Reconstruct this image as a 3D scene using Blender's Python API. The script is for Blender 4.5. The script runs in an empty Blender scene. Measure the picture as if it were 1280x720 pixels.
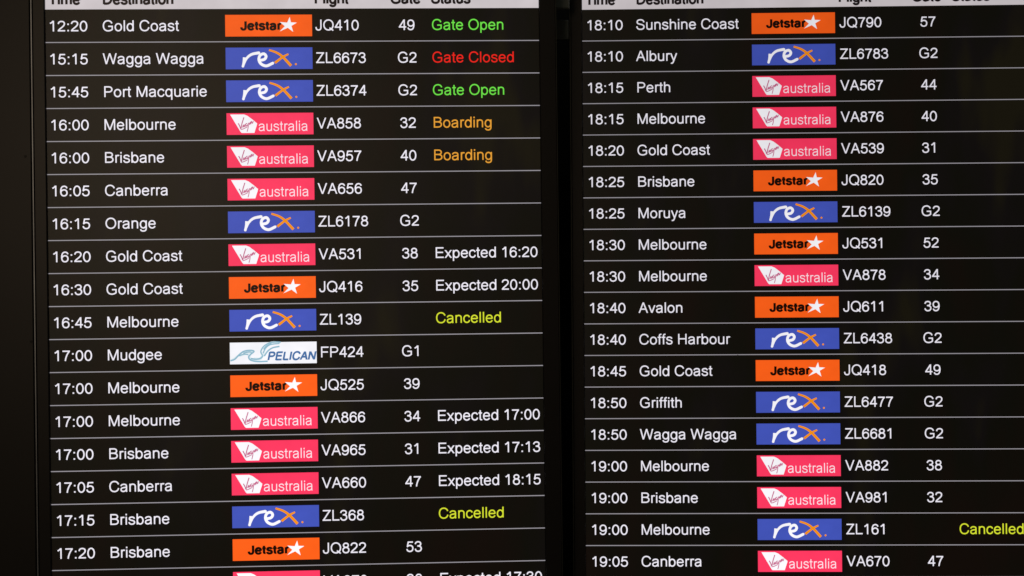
import bpy, math, random
from mathutils import Matrix, Vector
random.seed(4)

# ---------------------------------------------------------------- numbers
P = 0.0455                    # height of one departure row (m)
W = 14.967 * P                # width of the lit area of a portrait display
ZTOP = 2.05                   # height of the lower edge of the heading bar
TOPV, BOTV = -3.05, 23.6      # the lit area runs from -3.05 to 23.6 rows

def rodrigues(r):
    v = Vector(r)
    return Matrix.Rotation(v.length, 3, v.normalized())

# measured poses (x right, y down, z forward, seen from the lens)
RL = rodrigues((0.0005, -0.0401, -0.0121)); TL = Vector((-0.6432, -0.3838, 1.7641))
RR = rodrigues((-0.0188, 0.0233, -0.0064)); TR = Vector((0.1015, -0.4031, 1.8545))
# board axes (x right, y down, z away) -> world (X right, Z up, Y away)
S = Matrix(((1, 0, 0), (0, 0, 1), (0, -1, 0)))
OFF = Vector((0, 0, ZTOP))
def cam_to_world(p): return S @ (RL.transposed() @ (Vector(p) - TL)) + OFF

sc = bpy.context.scene
# ---------------------------------------------------------------- camera
cam = bpy.data.cameras.new('camera')
cam.sensor_width = 36; cam.lens = 45.0; cam.clip_start = 0.05; cam.clip_end = 100
cam_o = bpy.data.objects.new('camera', cam); sc.collection.objects.link(cam_o)
R3 = S @ RL.transposed() @ Matrix(((1, 0, 0), (0, -1, 0), (0, 0, -1)))
m4 = R3.to_4x4(); m4.translation = cam_to_world((0, 0, 0)); cam_o.matrix_world = m4
sc.camera = cam_o
# ---------------------------------------------------------------- light
w = bpy.data.worlds.new('World'); sc.world = w; w.use_nodes = True
w.node_tree.nodes['Background'].inputs[0].default_value = (1.0, 0.86, 0.68, 1)
w.node_tree.nodes['Background'].inputs[1].default_value = 0.03
def area(name, loc, target, sx, sy, power, col):
    l = bpy.data.lights.new(name, 'AREA'); l.shape = 'RECTANGLE'; l.size = sx; l.size_y = sy
    l.energy = power; l.color = col
    o = bpy.data.objects.new(name, l); sc.collection.objects.link(o)
    o.location = loc
    o.rotation_euler = (Vector(target) - Vector(loc)).to_track_quat('-Z', 'Y').to_euler()
    return o
area('hall_light', (-0.48, -2.6, 2.20), (0.2, 0.0, 1.85), 0.8, 1.0, 6.0, (1.0, 0.75, 0.51))
area('ceiling_light', (0.75, -0.5, 3.5), (0.75, 0.1, 2.0), 0.9, 0.25, 2.2, (0.95, 1.0, 0.9))
sc.view_settings.view_transform = 'Standard'; sc.view_settings.look = 'None'
sc.view_settings.exposure = 0; sc.view_settings.gamma = 1
sc.render.engine = 'CYCLES'

# ---------------------------------------------------------------- materials
def lin(c): return tuple(((x/255)/12.92 if x/255 <= 0.04045 else ((x/255+0.055)/1.055)**2.4) for x in c)
MATS = {}
def glow(name, rgb, strength=1.0):
    """lit pixels of the display: black glass that gives off light, brightness set per object"""
    m = bpy.data.materials.new(name); m.use_nodes = True; nt = m.node_tree
    b = nt.nodes['Principled BSDF']
    b.inputs['Base Color'].default_value = (0.004, 0.004, 0.004, 1)
    b.inputs['Roughness'].default_value = 0.42
    a = nt.nodes.new('ShaderNodeAttribute'); a.attribute_type = 'OBJECT'; a.attribute_name = 'glow'
    tc = nt.nodes.new('ShaderNodeTexCoord')
    n = nt.nodes.new('ShaderNodeTexNoise'); n.inputs['Scale'].default_value = 34; n.inputs['Detail'].default_value = 3
    mp = nt.nodes.new('ShaderNodeMapRange'); mp.inputs[1].default_value = 0.25; mp.inputs[2].default_value = 0.75
    mp.inputs[3].default_value = 0.93; mp.inputs[4].default_value = 1.05
    mu = nt.nodes.new('ShaderNodeMath'); mu.operation = 'MULTIPLY'
    m2 = nt.nodes.new('ShaderNodeMath'); m2.operation = 'MULTIPLY'; m2.inputs[1].default_value = strength
    L = nt.links.new
    L(tc.outputs['Object'], n.inputs['Vector']); L(n.outputs['Fac'], mp.inputs[0])
    L(mp.outputs[0], mu.inputs[0]); L(a.outputs['Fac'], mu.inputs[1]); L(mu.outputs[0], m2.inputs[0])
    b.inputs['Emission Color'].default_value = (*lin(rgb), 1)
    L(m2.outputs[0], b.inputs['Emission Strength'])
    MATS[name] = m; return m
def surf(name, col, rough, noise=0.0, metallic=0.0, scale=60, bump=0.0):
    m = bpy.data.materials.new(name); m.use_nodes = True; nt = m.node_tree
    b = nt.nodes['Principled BSDF']
    b.inputs['Roughness'].default_value = rough; b.inputs['Metallic'].default_value = metallic
    tc = nt.nodes.new('ShaderNodeTexCoord')
    n = nt.nodes.new('ShaderNodeTexNoise'); n.inputs['Scale'].default_value = scale; n.inputs['Detail'].default_value = 4
    r = nt.nodes.new('ShaderNodeMix'); r.data_type = 'RGBA'
    r.inputs[6].default_value = (*[c*(1-noise) for c in col], 1)
    r.inputs[7].default_value = (*[c*(1+noise) for c in col], 1)
    L = nt.links.new
    L(tc.outputs['Object'], n.inputs['Vector']); L(n.outputs['Fac'], r.inputs[0]); L(r.outputs[2], b.inputs['Base Color'])
    if bump:
        bp = nt.nodes.new('ShaderNodeBump'); bp.inputs['Strength'].default_value = bump; bp.inputs['Distance'].default_value = 0.0004
        n2 = nt.nodes.new('ShaderNodeTexNoise'); n2.inputs['Scale'].default_value = 900
        L(tc.outputs['Object'], n2.inputs['Vector']); L(n2.outputs['Fac'], bp.inputs['Height']); L(bp.outputs[0], b.inputs['Normal'])
    b.inputs['Specular IOR Level'].default_value = 0.42
    MATS[name] = m; return m
def dark_pixels(name):
    """unlit pixels: near black glass with a weak backlight leak, its brown and green patches imitating moire"""
    m = bpy.data.materials.new(name); m.use_nodes = True; nt = m.node_tree
    b = nt.nodes['Principled BSDF']; b.inputs['Roughness'].default_value = 0.42
    b.inputs['Base Color'].default_value = (0.006, 0.0055, 0.005, 1)
    tc = nt.nodes.new('ShaderNodeTexCoord'); mp = nt.nodes.new('ShaderNodeMapping')
    mp.inputs['Scale'].default_value = (9, 1, 3.0)
    n = nt.nodes.new('ShaderNodeTexNoise'); n.inputs['Scale'].default_value = 1.0; n.inputs['Detail'].default_value = 3
    cr = nt.nodes.new('ShaderNodeValToRGB')
    e = cr.color_ramp.elements
    e[0].position = 0.34; e[0].color = (0.0040, 0.0020, 0.0013, 1)
    e[1].position = 0.68; e[1].color = (0.0066, 0.0054, 0.0024, 1)
    x = cr.color_ramp.elements.new(0.5); x.color = (0.0024, 0.0023, 0.0013, 1)
    x = cr.color_ramp.elements.new(0.6); x.color = (0.0032, 0.0025, 0.0026, 1)
    L = nt.links.new
    L(tc.outputs['Object'], mp.inputs[0]); L(mp.outputs[0], n.inputs['Vector']); L(n.outputs['Fac'], cr.inputs[0])
    L(cr.outputs[0], b.inputs['Emission Color']); b.inputs['Emission Strength'].default_value = 1.0
    MATS[name] = m; return m

glow('white_pixels', (238, 234, 244)); glow('line_pixels', (150, 146, 152)); glow('heading_pixels', (205, 197, 200))
glow('green_pixels', (108, 222, 72)); glow('red_pixels', (232, 34, 26)); glow('amber_pixels', (226, 156, 52)); glow('yellow_pixels', (212, 222, 50))
glow('orange_tile', (255, 97, 24)); glow('blue_tile', (66, 84, 184)); glow('pink_tile', (255, 57, 97)); glow('pale_tile', (249, 249, 255))
glow('ink_black', (20, 3, 1)); glow('ink_white', (252, 250, 255)); glow('ink_orange', (246, 148, 14))
glow('ink_plum', (198, 96, 138)); glow('ink_pink_white', (255, 226, 236)); glow('ink_sky', (142, 186, 206)); glow('ink_steel', (70, 112, 166))
glow('ink_mist', (222, 236, 242)); glow('ink_heading', (24, 18, 20))
dark_pixels('dark_pixels')
surf('bezel_plastic', (0.0065, 0.0050, 0.0042), 0.40, 0.25, bump=0.15)
surf('panel_plastic', (0.0085, 0.0068, 0.0054), 0.44, 0.3, scale=9, bump=0.12)
surf('case_metal', (0.012, 0.012, 0.012), 0.5, 0.2)
surf('edge_highlight_lit', (0.27, 0.29, 0.32), 0.42, 0.5, 1.0, scale=22)  # bright metal standing in for light caught on the bezel edge
surf('edge_highlight_faint', (0.060, 0.062, 0.052), 0.45, 0.3, 0.8, scale=30)  # darker copy for the edges that catch less light
surf('wall_paint', (0.004, 0.004, 0.0035), 0.9, 0.3, scale=6)
surf('rail_steel', (0.09, 0.10, 0.085), 0.5, 0.3, 0.2)
surf('screw_black', (0.002, 0.002, 0.002), 0.5)
surf('dust', (0.10, 0.10, 0.09), 0.9)

# ---------------------------------------------------------------- mesh helpers
def link(name, verts, faces, mats, parent=None, fm=None, smooth=False):
    me = bpy.data.meshes.new(name); me.from_pydata(verts, [], faces)
    for m in mats: me.materials.append(MATS[m])
    if fm:
        for p, i in zip(me.polygons, fm): p.material_index = i
    me.update()
    o = bpy.data.objects.new(name, me); sc.collection.objects.link(o)
    if parent: o.parent = parent
    o['glow'] = 1.0
    return o
def box_data(x0, x1, y0, y1, z0, z1, bev=0.0):
    b = bev
    if not b:
        v = [(x, y, z) for x in (x0, x1) for y in (y0, y1) for z in (z0, z1)]
        return v, [(0,1,3,2),(4,6,7,5),(0,4,5,1),(2,3,7,6),(0,2,6,4),(1,5,7,3)]
    # front (y0) edges chamfered
    v = [(x0,y0+b,z0),(x1,y0+b,z0),(x1,y0+b,z1),(x0,y0+b,z1),
         (x0+b,y0,z0+b),(x1-b,y0,z0+b),(x1-b,y0,z1-b),(x0+b,y0,z1-b),
         (x0,y1,z0),(x1,y1,z0),(x1,y1,z1),(x0,y1,z1)]
    f = [(4,5,6,7),(0,1,5,4),(1,2,6,5),(2,3,7,6),(3,0,4,7),(0,8,9,1),(1,9,10,2),(2,10,11,3),(3,11,8,0),(8,11,10,9)]
    return v, f
def box(name, x0, x1, y0, y1, z0, z1, mat, parent=None, bev=0.0):
    v, f = box_data(x0, x1, y0, y1, z0, z1, bev); return link(name, v, f, [mat], parent)

# ---------------------------------------------------------------- lettering: pen strokes in 1/1000 em
# M/L = points, C = cubic, E cx cy x y = quarter ellipse round the corner (cx, cy), Z = close,
# D x0 y0 x1 y1 = straight diagonal with level ends, S = square dot
O_ = lambda l, r, t, b: f"M {(l+r)/2} {t} E {r} {t} {r} {(t+b)/2} E {r} {b} {(l+r)/2} {b} E {l} {b} {l} {(t+b)/2} E {l} {t} {(l+r)/2} {t} Z"
G = {
 '0': (556, O_(79,477,661,23)),
 '1': (556, "M 322 0 L 322 703|M 112 528 C 195 562 268 618 306 690"),
 '2': (556, "M 80 490 C 85 600 160 661 278 661 C 395 661 463 600 463 505 C 463 420 400 350 300 265 C 190 175 115 120 82 42|M 40 42 L 507 42"),
 '3': (556, "M 77 505 C 95 610 165 661 265 661 C 375 661 440 605 440 520 C 440 430 370 378 215 378|M 250 378 C 390 378 475 310 475 207 C 475 100 390 23 270 23 C 160 23 90 85 76 195"),
 '4': (556, "M 390 0 L 390 703|M 380 680 L 66 206|M 28 206 L 523 206"),
 '5': (556, "M 165 648 L 478 648|M 172 682 L 104 330|M 92 325 C 140 395 200 425 275 425 C 400 425 472 345 472 230 C 472 105 390 23 270 23 C 160 23 85 85 76 190"),
 '6': (556, "M 470 520 C 455 610 385 661 295 661 C 150 661 80 530 80 320 C 80 120 150 23 285 23 C 400 23 475 105 475 225 C 475 345 400 425 290 425 C 190 425 100 350 84 240"),
 '7': (556, "M 42 646 L 512 646|M 478 640 C 350 500 240 250 215 0"),
 '8': (556, O_(118,438,661,384)+"|"+O_(80,476,380,23)),
 '9': (556, "M 86 164 C 101 74 171 23 261 23 C 406 23 476 154 476 364 C 476 564 406 661 271 661 C 156 661 81 579 81 459 C 81 339 156 259 266 259 C 366 259 456 334 472 444"),
 ':': (278, "S 139 50 98|S 139 468 98"), ' ': (278, ""),
 'A': (667, "D 58 0 334 718|D 610 0 334 718|M 150 256 L 518 256"),
 'B': (667, "M 119 0 L 119 718|M 119 676 L 370 676 E 549 676 549 532 E 549 388 370 388 L 119 388|M 370 380 E 585 380 585 215 E 585 42 370 42 L 119 42"),
 'C': (722, "M 640 500 C 605 620 500 695 370 695 C 190 695 86 560 86 360 C 86 150 195 23 370 23 C 515 23 615 110 645 250"),
 'D': (722, "M 123 0 L 123 718|M 123 676 L 320 676 E 632 676 632 359 E 632 42 320 42 L 123 42"),
 'E': (667, "M 128 0 L 128 718|M 128 676 L 605 676|M 128 372 L 575 372|M 128 42 L 616 42"),
 'F': (611, "M 128 0 L 128 718|M 128 676 L 583 676|M 128 356 L 540 356"),
 'G': (778, "M 640 515 C 605 630 510 695 385 695 C 200 695 90 560 90 355 C 90 150 205 23 390 23 C 500 23 590 60 660 120 L 660 335|M 400 322 L 702 322"),
 'H': (722, "M 119 0 L 119 718|M 604 0 L 604 718|M 119 376 L 604 376"),
 'I': (278, "M 139 0 L 139 718"),
 'J': (500, "M 386 718 L 386 215 C 386 90 330 23 222 23 C 115 23 60 90 58 225"),
 'L': (556, "M 118 0 L 118 718|M 118 42 L 537 42"),
 'M': (833, "M 116 0 L 116 718|M 718 0 L 718 718|D 134 718 417 0|D 700 718 417 0"),
 'N': (722, "M 119 0 L 119 718|M 604 0 L 604 718|D 130 718 592 0"),
 'O': (778, O_(82,696,695,23)),
 'P': (667, "M 128 0 L 128 718|M 128 676 L 380 676 E 580 676 580 507 E 580 338 380 338 L 128 338"),
 'Q': (778, O_(82,696,695,23)+"|M 455 170 L 705 -12"),
 'S': (667, "M 572 515 C 560 630 470 695 330 695 C 195 695 112 630 112 540 C 112 435 190 410 340 378 C 500 342 578 300 578 195 C 578 90 480 23 340 23 C 185 23 95 100 90 240"),
 'T': (611, "M 305 0 L 305 718|M 14 676 L 597 676"),
 'V': (667, "D 62 718 334 0|D 605 718 334 0"),
 'W': (944, "D 62 718 247 0|D 472 718 247 0|D 472 718 697 0|D 882 718 697 0"),
 'Z': (611, "M 50 676 L 570 676|D 84 42 516 676|M 30 42 L 588 42"),
 'X': (667, "D 60 0 605 718|D 62 718 607 0"),
 'a': (556, "M 78 375 C 95 455 160 497 270 497 C 385 497 432 450 432 360 L 432 120 C 432 60 440 30 458 0|M 432 318 C 370 290 310 288 230 275 C 130 258 80 215 80 145 C 80 70 140 24 225 24 C 330 24 432 90 432 225"),
 'b': (556, "M 100 0 L 100 718|"+O_(104,474,497,24)),
 'c': (500, "M 440 370 C 420 450 360 497 275 497 C 150 497 72 405 72 262 C 72 115 150 24 270 24 C 365 24 430 85 448 180"),
 'd': (556, "M 456 0 L 456 718|"+O_(78,452,497,24)),
 'e': (556, "M 80 276 L 474 276|M 474 262 C 474 415 395 497 280 497 C 160 497 80 405 80 262 C 80 115 160 24 285 24 C 375 24 440 75 466 150"),
 'f': (278, "M 135 0 L 135 590 C 135 660 165 690 215 690 C 238 690 252 688 268 684|M 14 486 L 258 486"),
 'g': (556, "M 456 523 L 456 20 C 456 -110 400 -178 270 -178 C 170 -178 100 -140 88 -55|"+O_(78,452,497,28)),
 'h': (556, "M 109 0 L 109 718|M 109 330 C 115 440 180 497 270 497 C 395 497 448 440 448 330 L 448 0"),
 'i': (222, "M 111 0 L 111 523|M 111 616 L 111 718"),
 'l': (222, "M 111 0 L 111 718"),
 'm': (833, "M 107 0 L 107 523|M 107 330 C 110 440 170 497 250 497 C 370 497 417 450 417 340 L 417 0|M 417 340 C 420 440 480 497 560 497 C 680 497 727 450 727 340 L 727 0"),
 'n': (556, "M 109 0 L 109 523|M 109 330 C 115 440 180 497 270 497 C 395 497 448 440 448 330 L 448 0"),
 'o': (556, O_(78,478,497,24)),
 'p': (556, "M 100 -207 L 100 523|"+O_(104,474,497,24)),
 'q': (556, "M 456 -207 L 456 523|"+O_(78,452,497,24)),
 'r': (333, "M 119 0 L 119 523|M 119 300 C 120 430 170 492 240 492 C 275 492 300 485 325 470"),
 's': (500, "M 415 382 C 400 460 345 497 255 497 C 150 497 90 455 90 390 C 90 320 150 300 250 277 C 370 250 425 220 425 145 C 425 70 350 24 250 24 C 140 24 78 75 68 165"),
 '_': (300, "M 140 680 L 140 150 C 140 85 165 70 215 70 C 235 70 250 70 265 72|M 0 462 L 290 462"),
 't': (278, "M 130 669 L 130 120 C 130 55 155 34 210 34 C 230 34 245 36 257 38|M 14 486 L 252 486"),
 'u': (556, "M 446 0 L 446 523|M 446 190 C 440 85 375 24 285 24 C 160 24 109 75 109 185 L 109 523"),
 'v': (500, "D 52 523 250 0|D 448 523 250 0"),
 'x': (500, "D 57 0 444 523|D 56 523 446 0"),
 'y': (500, "D 54 523 256 0|M 448 523 L 262 20 C 225 -90 195 -172 125 -172 C 95 -172 75 -170 60 -164"),
}
def parse(s, seg=5):
    """list of (kind, points, closed)"""
    out = []
    for st in s.split('|'):
        t = st.split()
        if not t: continue
        if t[0] == 'S': out.append(('S', [tuple(map(float, t[1:3])), float(t[3])], False)); continue
        if t[0] == 'D': q = list(map(float, t[1:])); out.append(('D', [(q[0], q[1]), (q[2], q[3])], False)); continue
        pts = []; i = 0; closed = False
        while i < len(t):
            c = t[i]
            if c in 'ML': pts.append((float(t[i+1]), float(t[i+2]))); i += 3
            elif c == 'Z': closed = True; i += 1
            elif c in 'CE':
                if c == 'C': q = list(map(float, t[i+1:i+7])); i += 7; p0 = pts[-1]; c1, c2, p3 = q[0:2], q[2:4], q[4:6]
                else:
                    q = list(map(float, t[i+1:i+5])); i += 5; p0 = pts[-1]; k = 0.575
                    c1 = [p0[j]+(q[j]-p0[j])*k for j in (0,1)]; p3 = q[2:4]; c2 = [p3[j]+(q[j]-p3[j])*k for j in (0,1)]
                for n in range(1, seg+1):
                    u = n/seg; a, b_, cc, d = (1-u)**3, 3*u*(1-u)**2, 3*u*u*(1-u), u**3
                    pts.append(tuple(a*p0[j]+b_*c1[j]+cc*c2[j]+d*p3[j] for j in (0,1)))
        if closed and math.dist(pts[0], pts[-1]) < 1: pts.pop()
        out.append(('P', pts, closed))
    return out
def ribbon(pts, closed, width):
    """quads along a centre line; width = number or function of 0..1"""
    n = len(pts); V = []; F = []
    for i, p in enumerate(pts):
        a = pts[i-1] if (i or closed) else None
        b = pts[(i+1) % n] if (i < n-1 or closed) else None
        d1 = Vector(p)-Vector(a) if a else None; d2 = Vector(b)-Vector(p) if b else None
        if d1 is not None and d1.length: d1.normalize()
        if d2 is not None and d2.length: d2.normalize()
        t = (d1+d2) if (d1 is not None and d2 is not None) else (d1 if d1 is not None else d2)
        t = t.normalized(); nn = Vector((-t.y, t.x))
        k = 1.0
        if d1 is not None and d2 is not None: k = 1/max(0.55, Vector((-d1.y, d1.x)).dot(nn))
        h = (width(i/(n-1)) if callable(width) else width)/2*k
        V += [(p[0]+nn.x*h, p[1]+nn.y*h), (p[0]-nn.x*h, p[1]-nn.y*h)]
    for i in range(n if closed else n-1):
        a = 2*i; b = 2*((i+1) % n); F.append((a, b, b+1, a+1))
    return V, F
def strokes(desc, wt):
    """-> list of (verts2d, faces), one for each stroke, drawn in a plane"""
    res = []
    for kind, pts, closed in parse(desc):
        if kind == 'S':
            (x, y), s = pts[0], pts[1]/2*(wt/88 if wt > 88 else 1)
            res.append(([(x-s,y-s),(x+s,y-s),(x+s,y+s),(x-s,y+s)], [(0,1,2,3)]))
        elif kind == 'D':
            (x0, y0), (x1, y1) = pts
            L = math.dist(*pts); h = wt/2*L/abs(y1-y0)
            res.append(([(x0-h,y0),(x0+h,y0),(x1+h,y1),(x1-h,y1)], [(0,1,2,3)]))
        else: res.append(ribbon(pts, closed, wt))
    return res
CACHE = {}
class Ink:
    """collects flat pieces (x, z) with a layer and a material, becomes ONE mesh just in front of the glass"""
    def __init__(s): s.v = []; s.f = []; s.m = []; s.mats = []
    def add(s, V, F, mat, layer, T=lambda x, z: (x, z)):
        if mat not in s.mats: s.mats.append(mat)
        mi = s.mats.index(mat); n = len(s.v)
        for x, z in V:
            X, Z = T(x, z); s.v.append((X, -layer, Z))
        for f in F:
            a = s.v[n+f[0]]; b = s.v[n+f[1]]; c = s.v[n+f[2]]
            cr = (b[0]-a[0])*(c[2]-a[2])-(b[2]-a[2])*(c[0]-a[0])
            s.f.append(tuple(n+i for i in (f if cr > 0 else f[::-1]))); s.m.append(mi)
    def poly(s, pts, mat, layer, T=lambda x, z: (x, z)): s.add(pts, [tuple(range(len(pts)))], mat, layer, T)
    def text(s, t, x, z, emx, emy, wt, mat, layer, skew=0.0, track=0):
        k = 0
        for ch in t:
            adv, d = G[ch]
            if (ch, wt) not in CACHE: CACHE[(ch, wt)] = strokes(d, wt)
            for V, F in CACHE[(ch, wt)]:
                k = (k+1) % 9
                s.add(V, F, mat, layer+k*0.000012, lambda a, b, x=x: (x+(a+b*skew)*emx/1000, z+b*emy/1000))
            x += (adv+track)*emx/1000
        return x
    def build(s, name, parent, glow=1.0, origin=(0, 0)):
        vs = [(a-origin[0], b, c-origin[1]) for a, b, c in s.v]
        o = link(name, vs, s.f, s.mats, parent, s.m); o.location = (origin[0], 0, origin[1]); o['glow'] = glow
        return o
def text_width(t): return sum(G[c][0] for c in t)/1000

# ---------------------------------------------------------------- airline tiles (drawn in tile units 108.5 x 27.2, y up)
TU = 2.63*P/108.5
def tile(ink, x0, z0, base):
    ink.poly([(0,0),(108.5,0),(108.5,27.2),(0,27.2)], base, 0.0003, lambda a, b: (x0+a*TU, z0+b*TU))
def path(ink, pts, wd, mat, layer, x0, z0, closed=False):
    # smooth centre line through the points (Catmull-Rom)
    P_ = [Vector(p) for p in pts]; out = []
    if len(P_) > 2:
        ext = [2*P_[0]-P_[1]]+P_+[2*P_[-1]-P_[-2]]
        for i in range(1, len(ext)-2):
            for n in range(5):
                u = n/5; a, b, c, d = ext[i-1:i+3]
                out.append(tuple(0.5*((2*b)+(c-a)*u+(2*a-5*b+4*c-d)*u*u+(3*b-a-3*c+d)*u**3)))
        out.append(tuple(P_[-1]))
    else: out = [tuple(p) for p in P_]
    V, F = ribbon(out, closed, wd); ink.add(V, F, mat, layer, lambda a, b: (x0+a*TU, z0+b*TU))
def disc(ink, x, y, r, mat, layer, x0, z0, n=12):
    ink.poly([(x+r*math.cos(2*math.pi*i/n), y+r*math.sin(2*math.pi*i/n)) for i in range(n)], mat, layer, lambda a, b: (x0+a*TU, z0+b*TU))
def logo_orange(ink, x0, z0):
    tile(ink, x0, z0, 'orange_tile')
    c = lambda x, y: ((x-88)/8, (290-y)/8)
    ink.text('Je_s_ar', x0+19.2*TU, z0+8.2*TU, 16.2*TU, 15.0*TU, 192, 'ink_black', 0.0006, track=16)
    pts = [(734,96),(745,150),(806,153),(750,186),(768,247),(713,205),(632,241),(684,189),(634,146),(708,153)]
    T = lambda a, b: (x0+a*TU, z0+b*TU); pts = [c(*p) for p in pts]; ctr = c(716, 172)
    ink.add([ctr]+pts, [(0, i+1, (i+1) % 10+1) for i in range(10)], 'ink_white', 0.0008, T)
def logo_blue(ink, x0, z0):
    tile(ink, x0, z0, 'blue_tile')
    c = lambda x, y: ((x-92)/8, (616-y)/8)
    pp = lambda l: [c(*p) for p in l]
    path(ink, pp([(280,497),(275,540),(264,588)]), lambda u: 3.9-0.9*u, 'ink_white', 0.00060, x0, z0)
    path(ink, pp([(266,580),(300,510),(350,468),(425,452)]), lambda u: 2.6+1.1*u, 'ink_white', 0.00062, x0, z0)
    path(ink, pp([(430,528),(478,518),(496,488),(474,462),(436,478),(424,522),(446,564),(498,584),(564,556)]), 3.5, 'ink_white', 0.00064, x0, z0)
    for x, y in ((264,586),(425,452),(563,556)):
        disc(ink, *c(x, y), 1.65, 'ink_white', 0.00066, x0, z0)
    path(ink, pp([(526,424),(600,450),(662,494),(745,584)]), lambda u: 2.4+1.1*u, 'ink_orange', 0.00068, x0, z0)
    path(ink, pp([(720,466),(662,496),(584,554)]), lambda u: 2.2+1.0*u, 'ink_orange', 0.00070, x0, z0)
    disc(ink, *c(793, 568), 1.3, 'ink_orange', 0.00068, x0, z0)
def logo_pink(ink, x0, z0):
    tile(ink, x0, z0, 'pink_tile')
    c = lambda x, y: ((x-112)/8, (274-y)/8)
    pp = lambda l: [c(*p) for p in l]
    ink.poly(pp([(148,70),(288,70),(322,84),(372,122),(418,162),(412,184),(388,256),(262,256),(250,244)]), 'ink_white', 0.0005, lambda a, b: (x0+a*TU, z0+b*TU))
    s = [((228,158),(244,188),(254,212),(266,160),(286,98)), ((270,202),(280,176),(284,196),(296,168)), ((296,196),(304,166),(318,160)),
         ((322,170),(308,186),(326,182),(330,158),(326,206),(316,244)), ((338,152),(342,172),(352,146),(354,166),(362,140),(370,160),(380,136)), ((254,222),(282,214),(318,196))]
    for i, q in enumerate(s): path(ink, pp(q), 1.0 if i else 1.25, 'ink_plum', 0.00060+i*0.00002, x0, z0)
    ink.text('australia', x0+39.4*TU, z0+4.5*TU, 16.6*TU, 17.6*TU, 72, 'ink_pink_white', 0.0008)
def logo_pale(ink, x0, z0):
    tile(ink, x0, z0, 'pale_tile')
    c = lambda x, y: ((x-143)/8, (518-y)/8)
    L_ = [((148,482),(190,468),(228,430),(276,392),(338,380),(384,390),(346,424),(330,448),(350,478),(420,494),(520,492)),
          ((232,434),(284,418),(328,424)), ((276,408),(330,396),(360,400)),
          ((350,462),(400,470),(448,462),(474,434)), ((470,432),(452,392),(484,340),(540,308),(600,300),(652,302)),
          ((474,410),(500,360),(548,326),(640,314)), ((486,440),(520,392),(570,358),(640,344)), ((480,372),(512,336),(560,314))]
    for q in (((150,484),(228,432),(284,392),(350,386),(372,396),(300,416),(240,436)), ((340,430),(352,466),(440,474),(474,430),(500,362),(548,322),(640,308),(560,304),(488,338),(456,390),(462,436),(440,462),(380,462))):
        path(ink, [c(*p) for p in q], 2.4, 'ink_mist', 0.00042, x0, z0)
    for i, q in enumerate(L_): path(ink, [c(*p) for p in q], 1.5 if i % 3 else 1.9, 'ink_sky', 0.0005+i*0.00002, x0, z0)
    ink.text('PELICAN', x0+46.2*TU, z0+4.6*TU, 14.2*TU, 14.4*TU, 165, 'ink_steel', 0.0008, skew=0.20)
LOGOS = {'JQ': (logo_orange, 'orange airline tile with black lettering and white star'), 'ZL': (logo_blue, 'blue airline tile with white and orange script'),
         'VA': (logo_pink, 'pink airline tile with white badge and thin lettering'), 'FP': (logo_pale, 'white airline tile with pale bird outline and blue lettering')}

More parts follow.
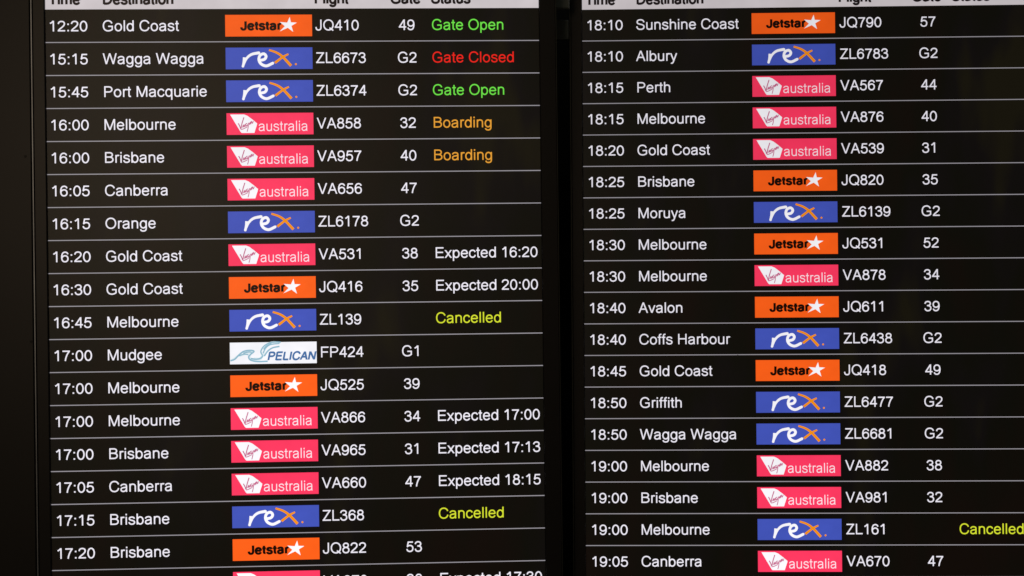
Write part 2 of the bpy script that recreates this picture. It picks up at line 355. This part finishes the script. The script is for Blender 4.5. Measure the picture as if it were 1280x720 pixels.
# ---------------------------------------------------------------- a display
def new_thing(name, label, cat, group=None):
    o = bpy.data.objects.new(name, None); sc.collection.objects.link(o)
    o['label'] = label; o['category'] = cat
    if group: o['group'] = group
    return o
STAT = {'Gate Open': 'green_pixels', 'Gate Closed': 'red_pixels', 'Boarding': 'amber_pixels', 'Cancelled': 'yellow_pixels'}
WT = 87
def display(label, rows, tx, bright, logo_bright, dv):
    root = new_thing('departures_display', label, 'display', 'tall flight departure displays side by side')
    L0, R0 = -0.40*P, W+0.535*P
    z = lambda v: -v*P
    zt, zb = z(TOPV)+0.018, z(BOTV)-0.018
    # frame pieces, proud of the glass
    box('side_bezel', L0+0.0014, 0-0.0004, -0.0035, 0.012, zb, zt, 'bezel_plastic', root, 0.0010)
    box('side_bezel', W+0.0004, R0-0.0012, -0.0035, 0.012, zb, zt, 'bezel_plastic', root, 0.0010)
    box('top_bezel', -0.0003, W+0.0003, -0.0033, 0.012, z(TOPV)+0.0004, zt, 'bezel_plastic', root, 0.0008)
    box('bottom_bezel', -0.0003, W+0.0003, -0.0033, 0.012, zb, z(BOTV)-0.0004, 'bezel_plastic', root, 0.0008)
    box('edge_highlight', L0-0.0002, L0+0.0011, -0.0056, 0.014, zb, zt, tx['edge'], root)  # added strip, carries the bezel edge's highlight in its own colour
    box('edge_highlight', R0-0.0010, R0, -0.0030, 0.014, zb, zt, 'edge_highlight_faint', root)  # same for the far edge, coloured fainter as less light reaches it
    box('rear_housing', L0+0.004, R0-0.004, 0.0155, 0.055, zb+0.004, zt-0.004, 'case_metal', root)
    box('screen_glass', 0, W, 0.0006, 0.010, z(BOTV), z(TOPV), 'dark_pixels', root)
    # heading bar
    hb = link('heading_bar', [(0,-0.0001,0),(W,-0.0001,0),(W,-0.0001,P*0.98),(0,-0.0001,P*0.98)], [(0,1,2,3)], ['heading_pixels'], root)
    hb['glow'] = tx['head']
    for t, u in (('Time', 0.10), ('Destination', 1.71), ('Flight', 8.10), ('Gate', 10.42), ('Status', 11.66)):
        k = Ink(); k.text(t, (u+tx['off']*0.5)*P, 0.152*P, 0.430*P, 0.445*P, 170, 'ink_heading', 0.0004)
        k.build('heading_text', hb, 1.0, (u*P, 0.15*P))
    n = len(rows)
    for i, (time, dest, fl, gate, st) in enumerate(rows):
        f = i/(n-1); br = bright[0]+(bright[1]-bright[0])*f; lb = logo_bright[0]+(logo_bright[1]-logo_bright[0])*f
        z1 = z(i); z0 = z(i+1); h = 0.0145*P
        row = link('departure_row', [(0,0,z0+h),(W,0,z0+h),(W,0,z1-h),(0,0,z1-h),(0,0,z0-h),(W,0,z0-h),(W,0,z0+h),(0,0,z0+h)],
                   [(0,1,2,3),(4,5,6,7)], ['dark_pixels','line_pixels'], root, [0,1])
        row['glow'] = br*random.uniform(0.96, 1.04)
        zb_ = z(i+0.660-dv*(f-0.3))
        def cell(name, t, u, emx, mat='white_pixels'):
            u += 0.035*f; k = Ink(); k.text(t, u*P, zb_, emx*P, 0.457*P, WT, mat, 0.0004)
            return k.build(name, row, br*random.uniform(0.98, 1.02), (u*P, zb_))
        if time: cell('time_text', time, tx['time'], 0.474)
        if dest: cell('destination_text', dest, tx['dest'], 0.4635)
        x0, zl = (tx['tile']+0.035*f)*P, z(i+0.835-dv*(f-0.3)*1.3)
        k = Ink(); fn, lab = LOGOS[fl[:2]]; fn(k, x0, zl)
        lo = k.build('airline_logo', row, lb*random.uniform(0.98, 1.02), (x0, zl)); lo['label'] = lab
        cell('flight_number_text', fl, tx['flight'], 0.4555)
        if gate:
            wd = text_width(gate)*0.458; cell('gate_text', gate, 10.915-wd/2+tx['off'], 0.458)
        if st: cell('status_text', st, tx['status'], 0.4575, STAT.get(st, 'white_pixels'))
    return root

ROWS_L = [l.split(',') for l in """12:20,Gold Coast,JQ410,49,Gate Open
15:15,Wagga Wagga,ZL6673,G2,Gate Closed
15:45,Port Macquarie,ZL6374,G2,Gate Open
16:00,Melbourne,VA858,32,Boarding
16:00,Brisbane,VA957,40,Boarding
16:05,Canberra,VA656,47,
16:15,Orange,ZL6178,G2,
16:20,Gold Coast,VA531,38,Expected 16:20
16:30,Gold Coast,JQ416,35,Expected 20:00
16:45,Melbourne,ZL139,,Cancelled
17:00,Mudgee,FP424,G1,
17:00,Melbourne,JQ525,39,
17:00,Melbourne,VA866,34,Expected 17:00
17:00,Brisbane,VA965,31,Expected 17:13
17:05,Canberra,VA660,47,Expected 18:15
17:15,Brisbane,ZL368,,Cancelled
17:20,Brisbane,JQ822,53,
,,VA870,38,Expected 17:30""".split('\n')]
ROWS_R = [l.split(',') for l in """18:10,Sunshine Coast,JQ790,57,
18:10,Albury,ZL6783,G2,
18:15,Perth,VA567,44,
18:15,Melbourne,VA876,40,
18:20,Gold Coast,VA539,31,
18:25,Brisbane,JQ820,35,
18:25,Moruya,ZL6139,G2,
18:30,Melbourne,JQ531,52,
18:30,Melbourne,VA878,34,
18:40,Avalon,JQ611,39,
18:40,Coffs Harbour,ZL6438,G2,
18:45,Gold Coast,JQ418,49,
18:50,Griffith,ZL6477,G2,
18:50,Wagga Wagga,ZL6681,G2,
19:00,Melbourne,VA882,38,
19:00,Brisbane,VA981,32,
19:00,Melbourne,ZL161,,Cancelled
19:05,Canberra,VA670,47,""".split('\n')]

left = display('tall black departures screen listing flights from 12:20 to 17:20, left of the gap', ROWS_L,
               dict(tile=5.400, time=0.085, dest=1.693, flight=8.125, status=11.665, off=0.0, head=0.98, edge='edge_highlight_lit'), (1.0, 1.04), (0.92, 1.04), 0.02)
left.location = OFF
right = display('tall black departures screen listing flights from 18:10 to 19:05, right of the gap', ROWS_R,
                dict(tile=5.372, time=0.118, dest=1.695, flight=8.135, status=11.665, off=0.01, head=0.86, edge='edge_highlight_faint'), (0.84, 1.0), (0.74, 1.0), 0.0)
Rw = S @ (RL.transposed() @ RR) @ S.transposed()
mw = Rw.to_4x4(); mw.translation = cam_to_world(TR); right.matrix_world = mw
sp = link('dust_speck', [(a*0.0011, -0.0002, b*0.0016) for a, b in ((-1,-.4),(-.2,-1),(.8,-.2),(.9,.6),(.1,1),(-.7,.5))], [(0,1,2,3,4,5)], ['dust'], right)
sp.location = (4.83*P, -0.0001, -11.03*P)

# ---------------------------------------------------------------- plain panel left of the left display
z0, z1 = ZTOP-BOTV*P-0.018, ZTOP-TOPV*P+0.018
pan = new_thing('side_panel', 'plain dark brown black panel filling the left edge beside the display frame', 'panel')
pan.location = (-0.40*P, 0, z0)
box('panel_face', -0.62, -0.0012, -0.0045, 0.03, 0, z1-z0, 'panel_plastic', pan, 0.0018)
def screw(x, z):
    n = 10; v = []; f = []
    for r, y in ((0.0019, -0.0046), (0.0016, -0.0053), (0.0007, -0.0053), (0.0005, -0.0048)):
        v += [(x+r*math.cos(2*math.pi*i/n), y, z+r*math.sin(2*math.pi*i/n)) for i in range(n)]
    for k in range(3):
        for i in range(n): f.append((k*n+i, k*n+(i+1) % n, (k+1)*n+(i+1) % n, (k+1)*n+i))
    f.append(tuple(3*n+i for i in range(n)))
    link('screw', v, f, ['screw_black'], pan)
screw(-0.0052, ZTOP-10.05*P-z0)
screw(-0.0100, ZTOP-4.45*P-z0)
# ---------------------------------------------------------------- bracket in the gap, wall behind
gx0 = W+0.535*P+0.0008; gx1 = right.location.x-0.40*P-0.0025
br = new_thing('gap_bracket', 'small dark grey metal bracket at the top of the gap between both displays', 'bracket')
br.location = ((gx0+gx1)/2, 0.030, ZTOP)
hw = (gx1-gx0)/2
box('bracket_plate', -hw, hw, 0.0, 0.010, 0.0055, 0.060, 'rail_steel', br, 0.0015)
box('bracket_arm', -hw, hw, 0.022, 0.034, -0.034, -0.006, 'rail_steel', br, 0.001)
wall = box('back_wall', -2.0, 3.2, 0.20, 0.32, -0.0, 3.6, 'wall_paint'); wall['kind'] = 'structure'
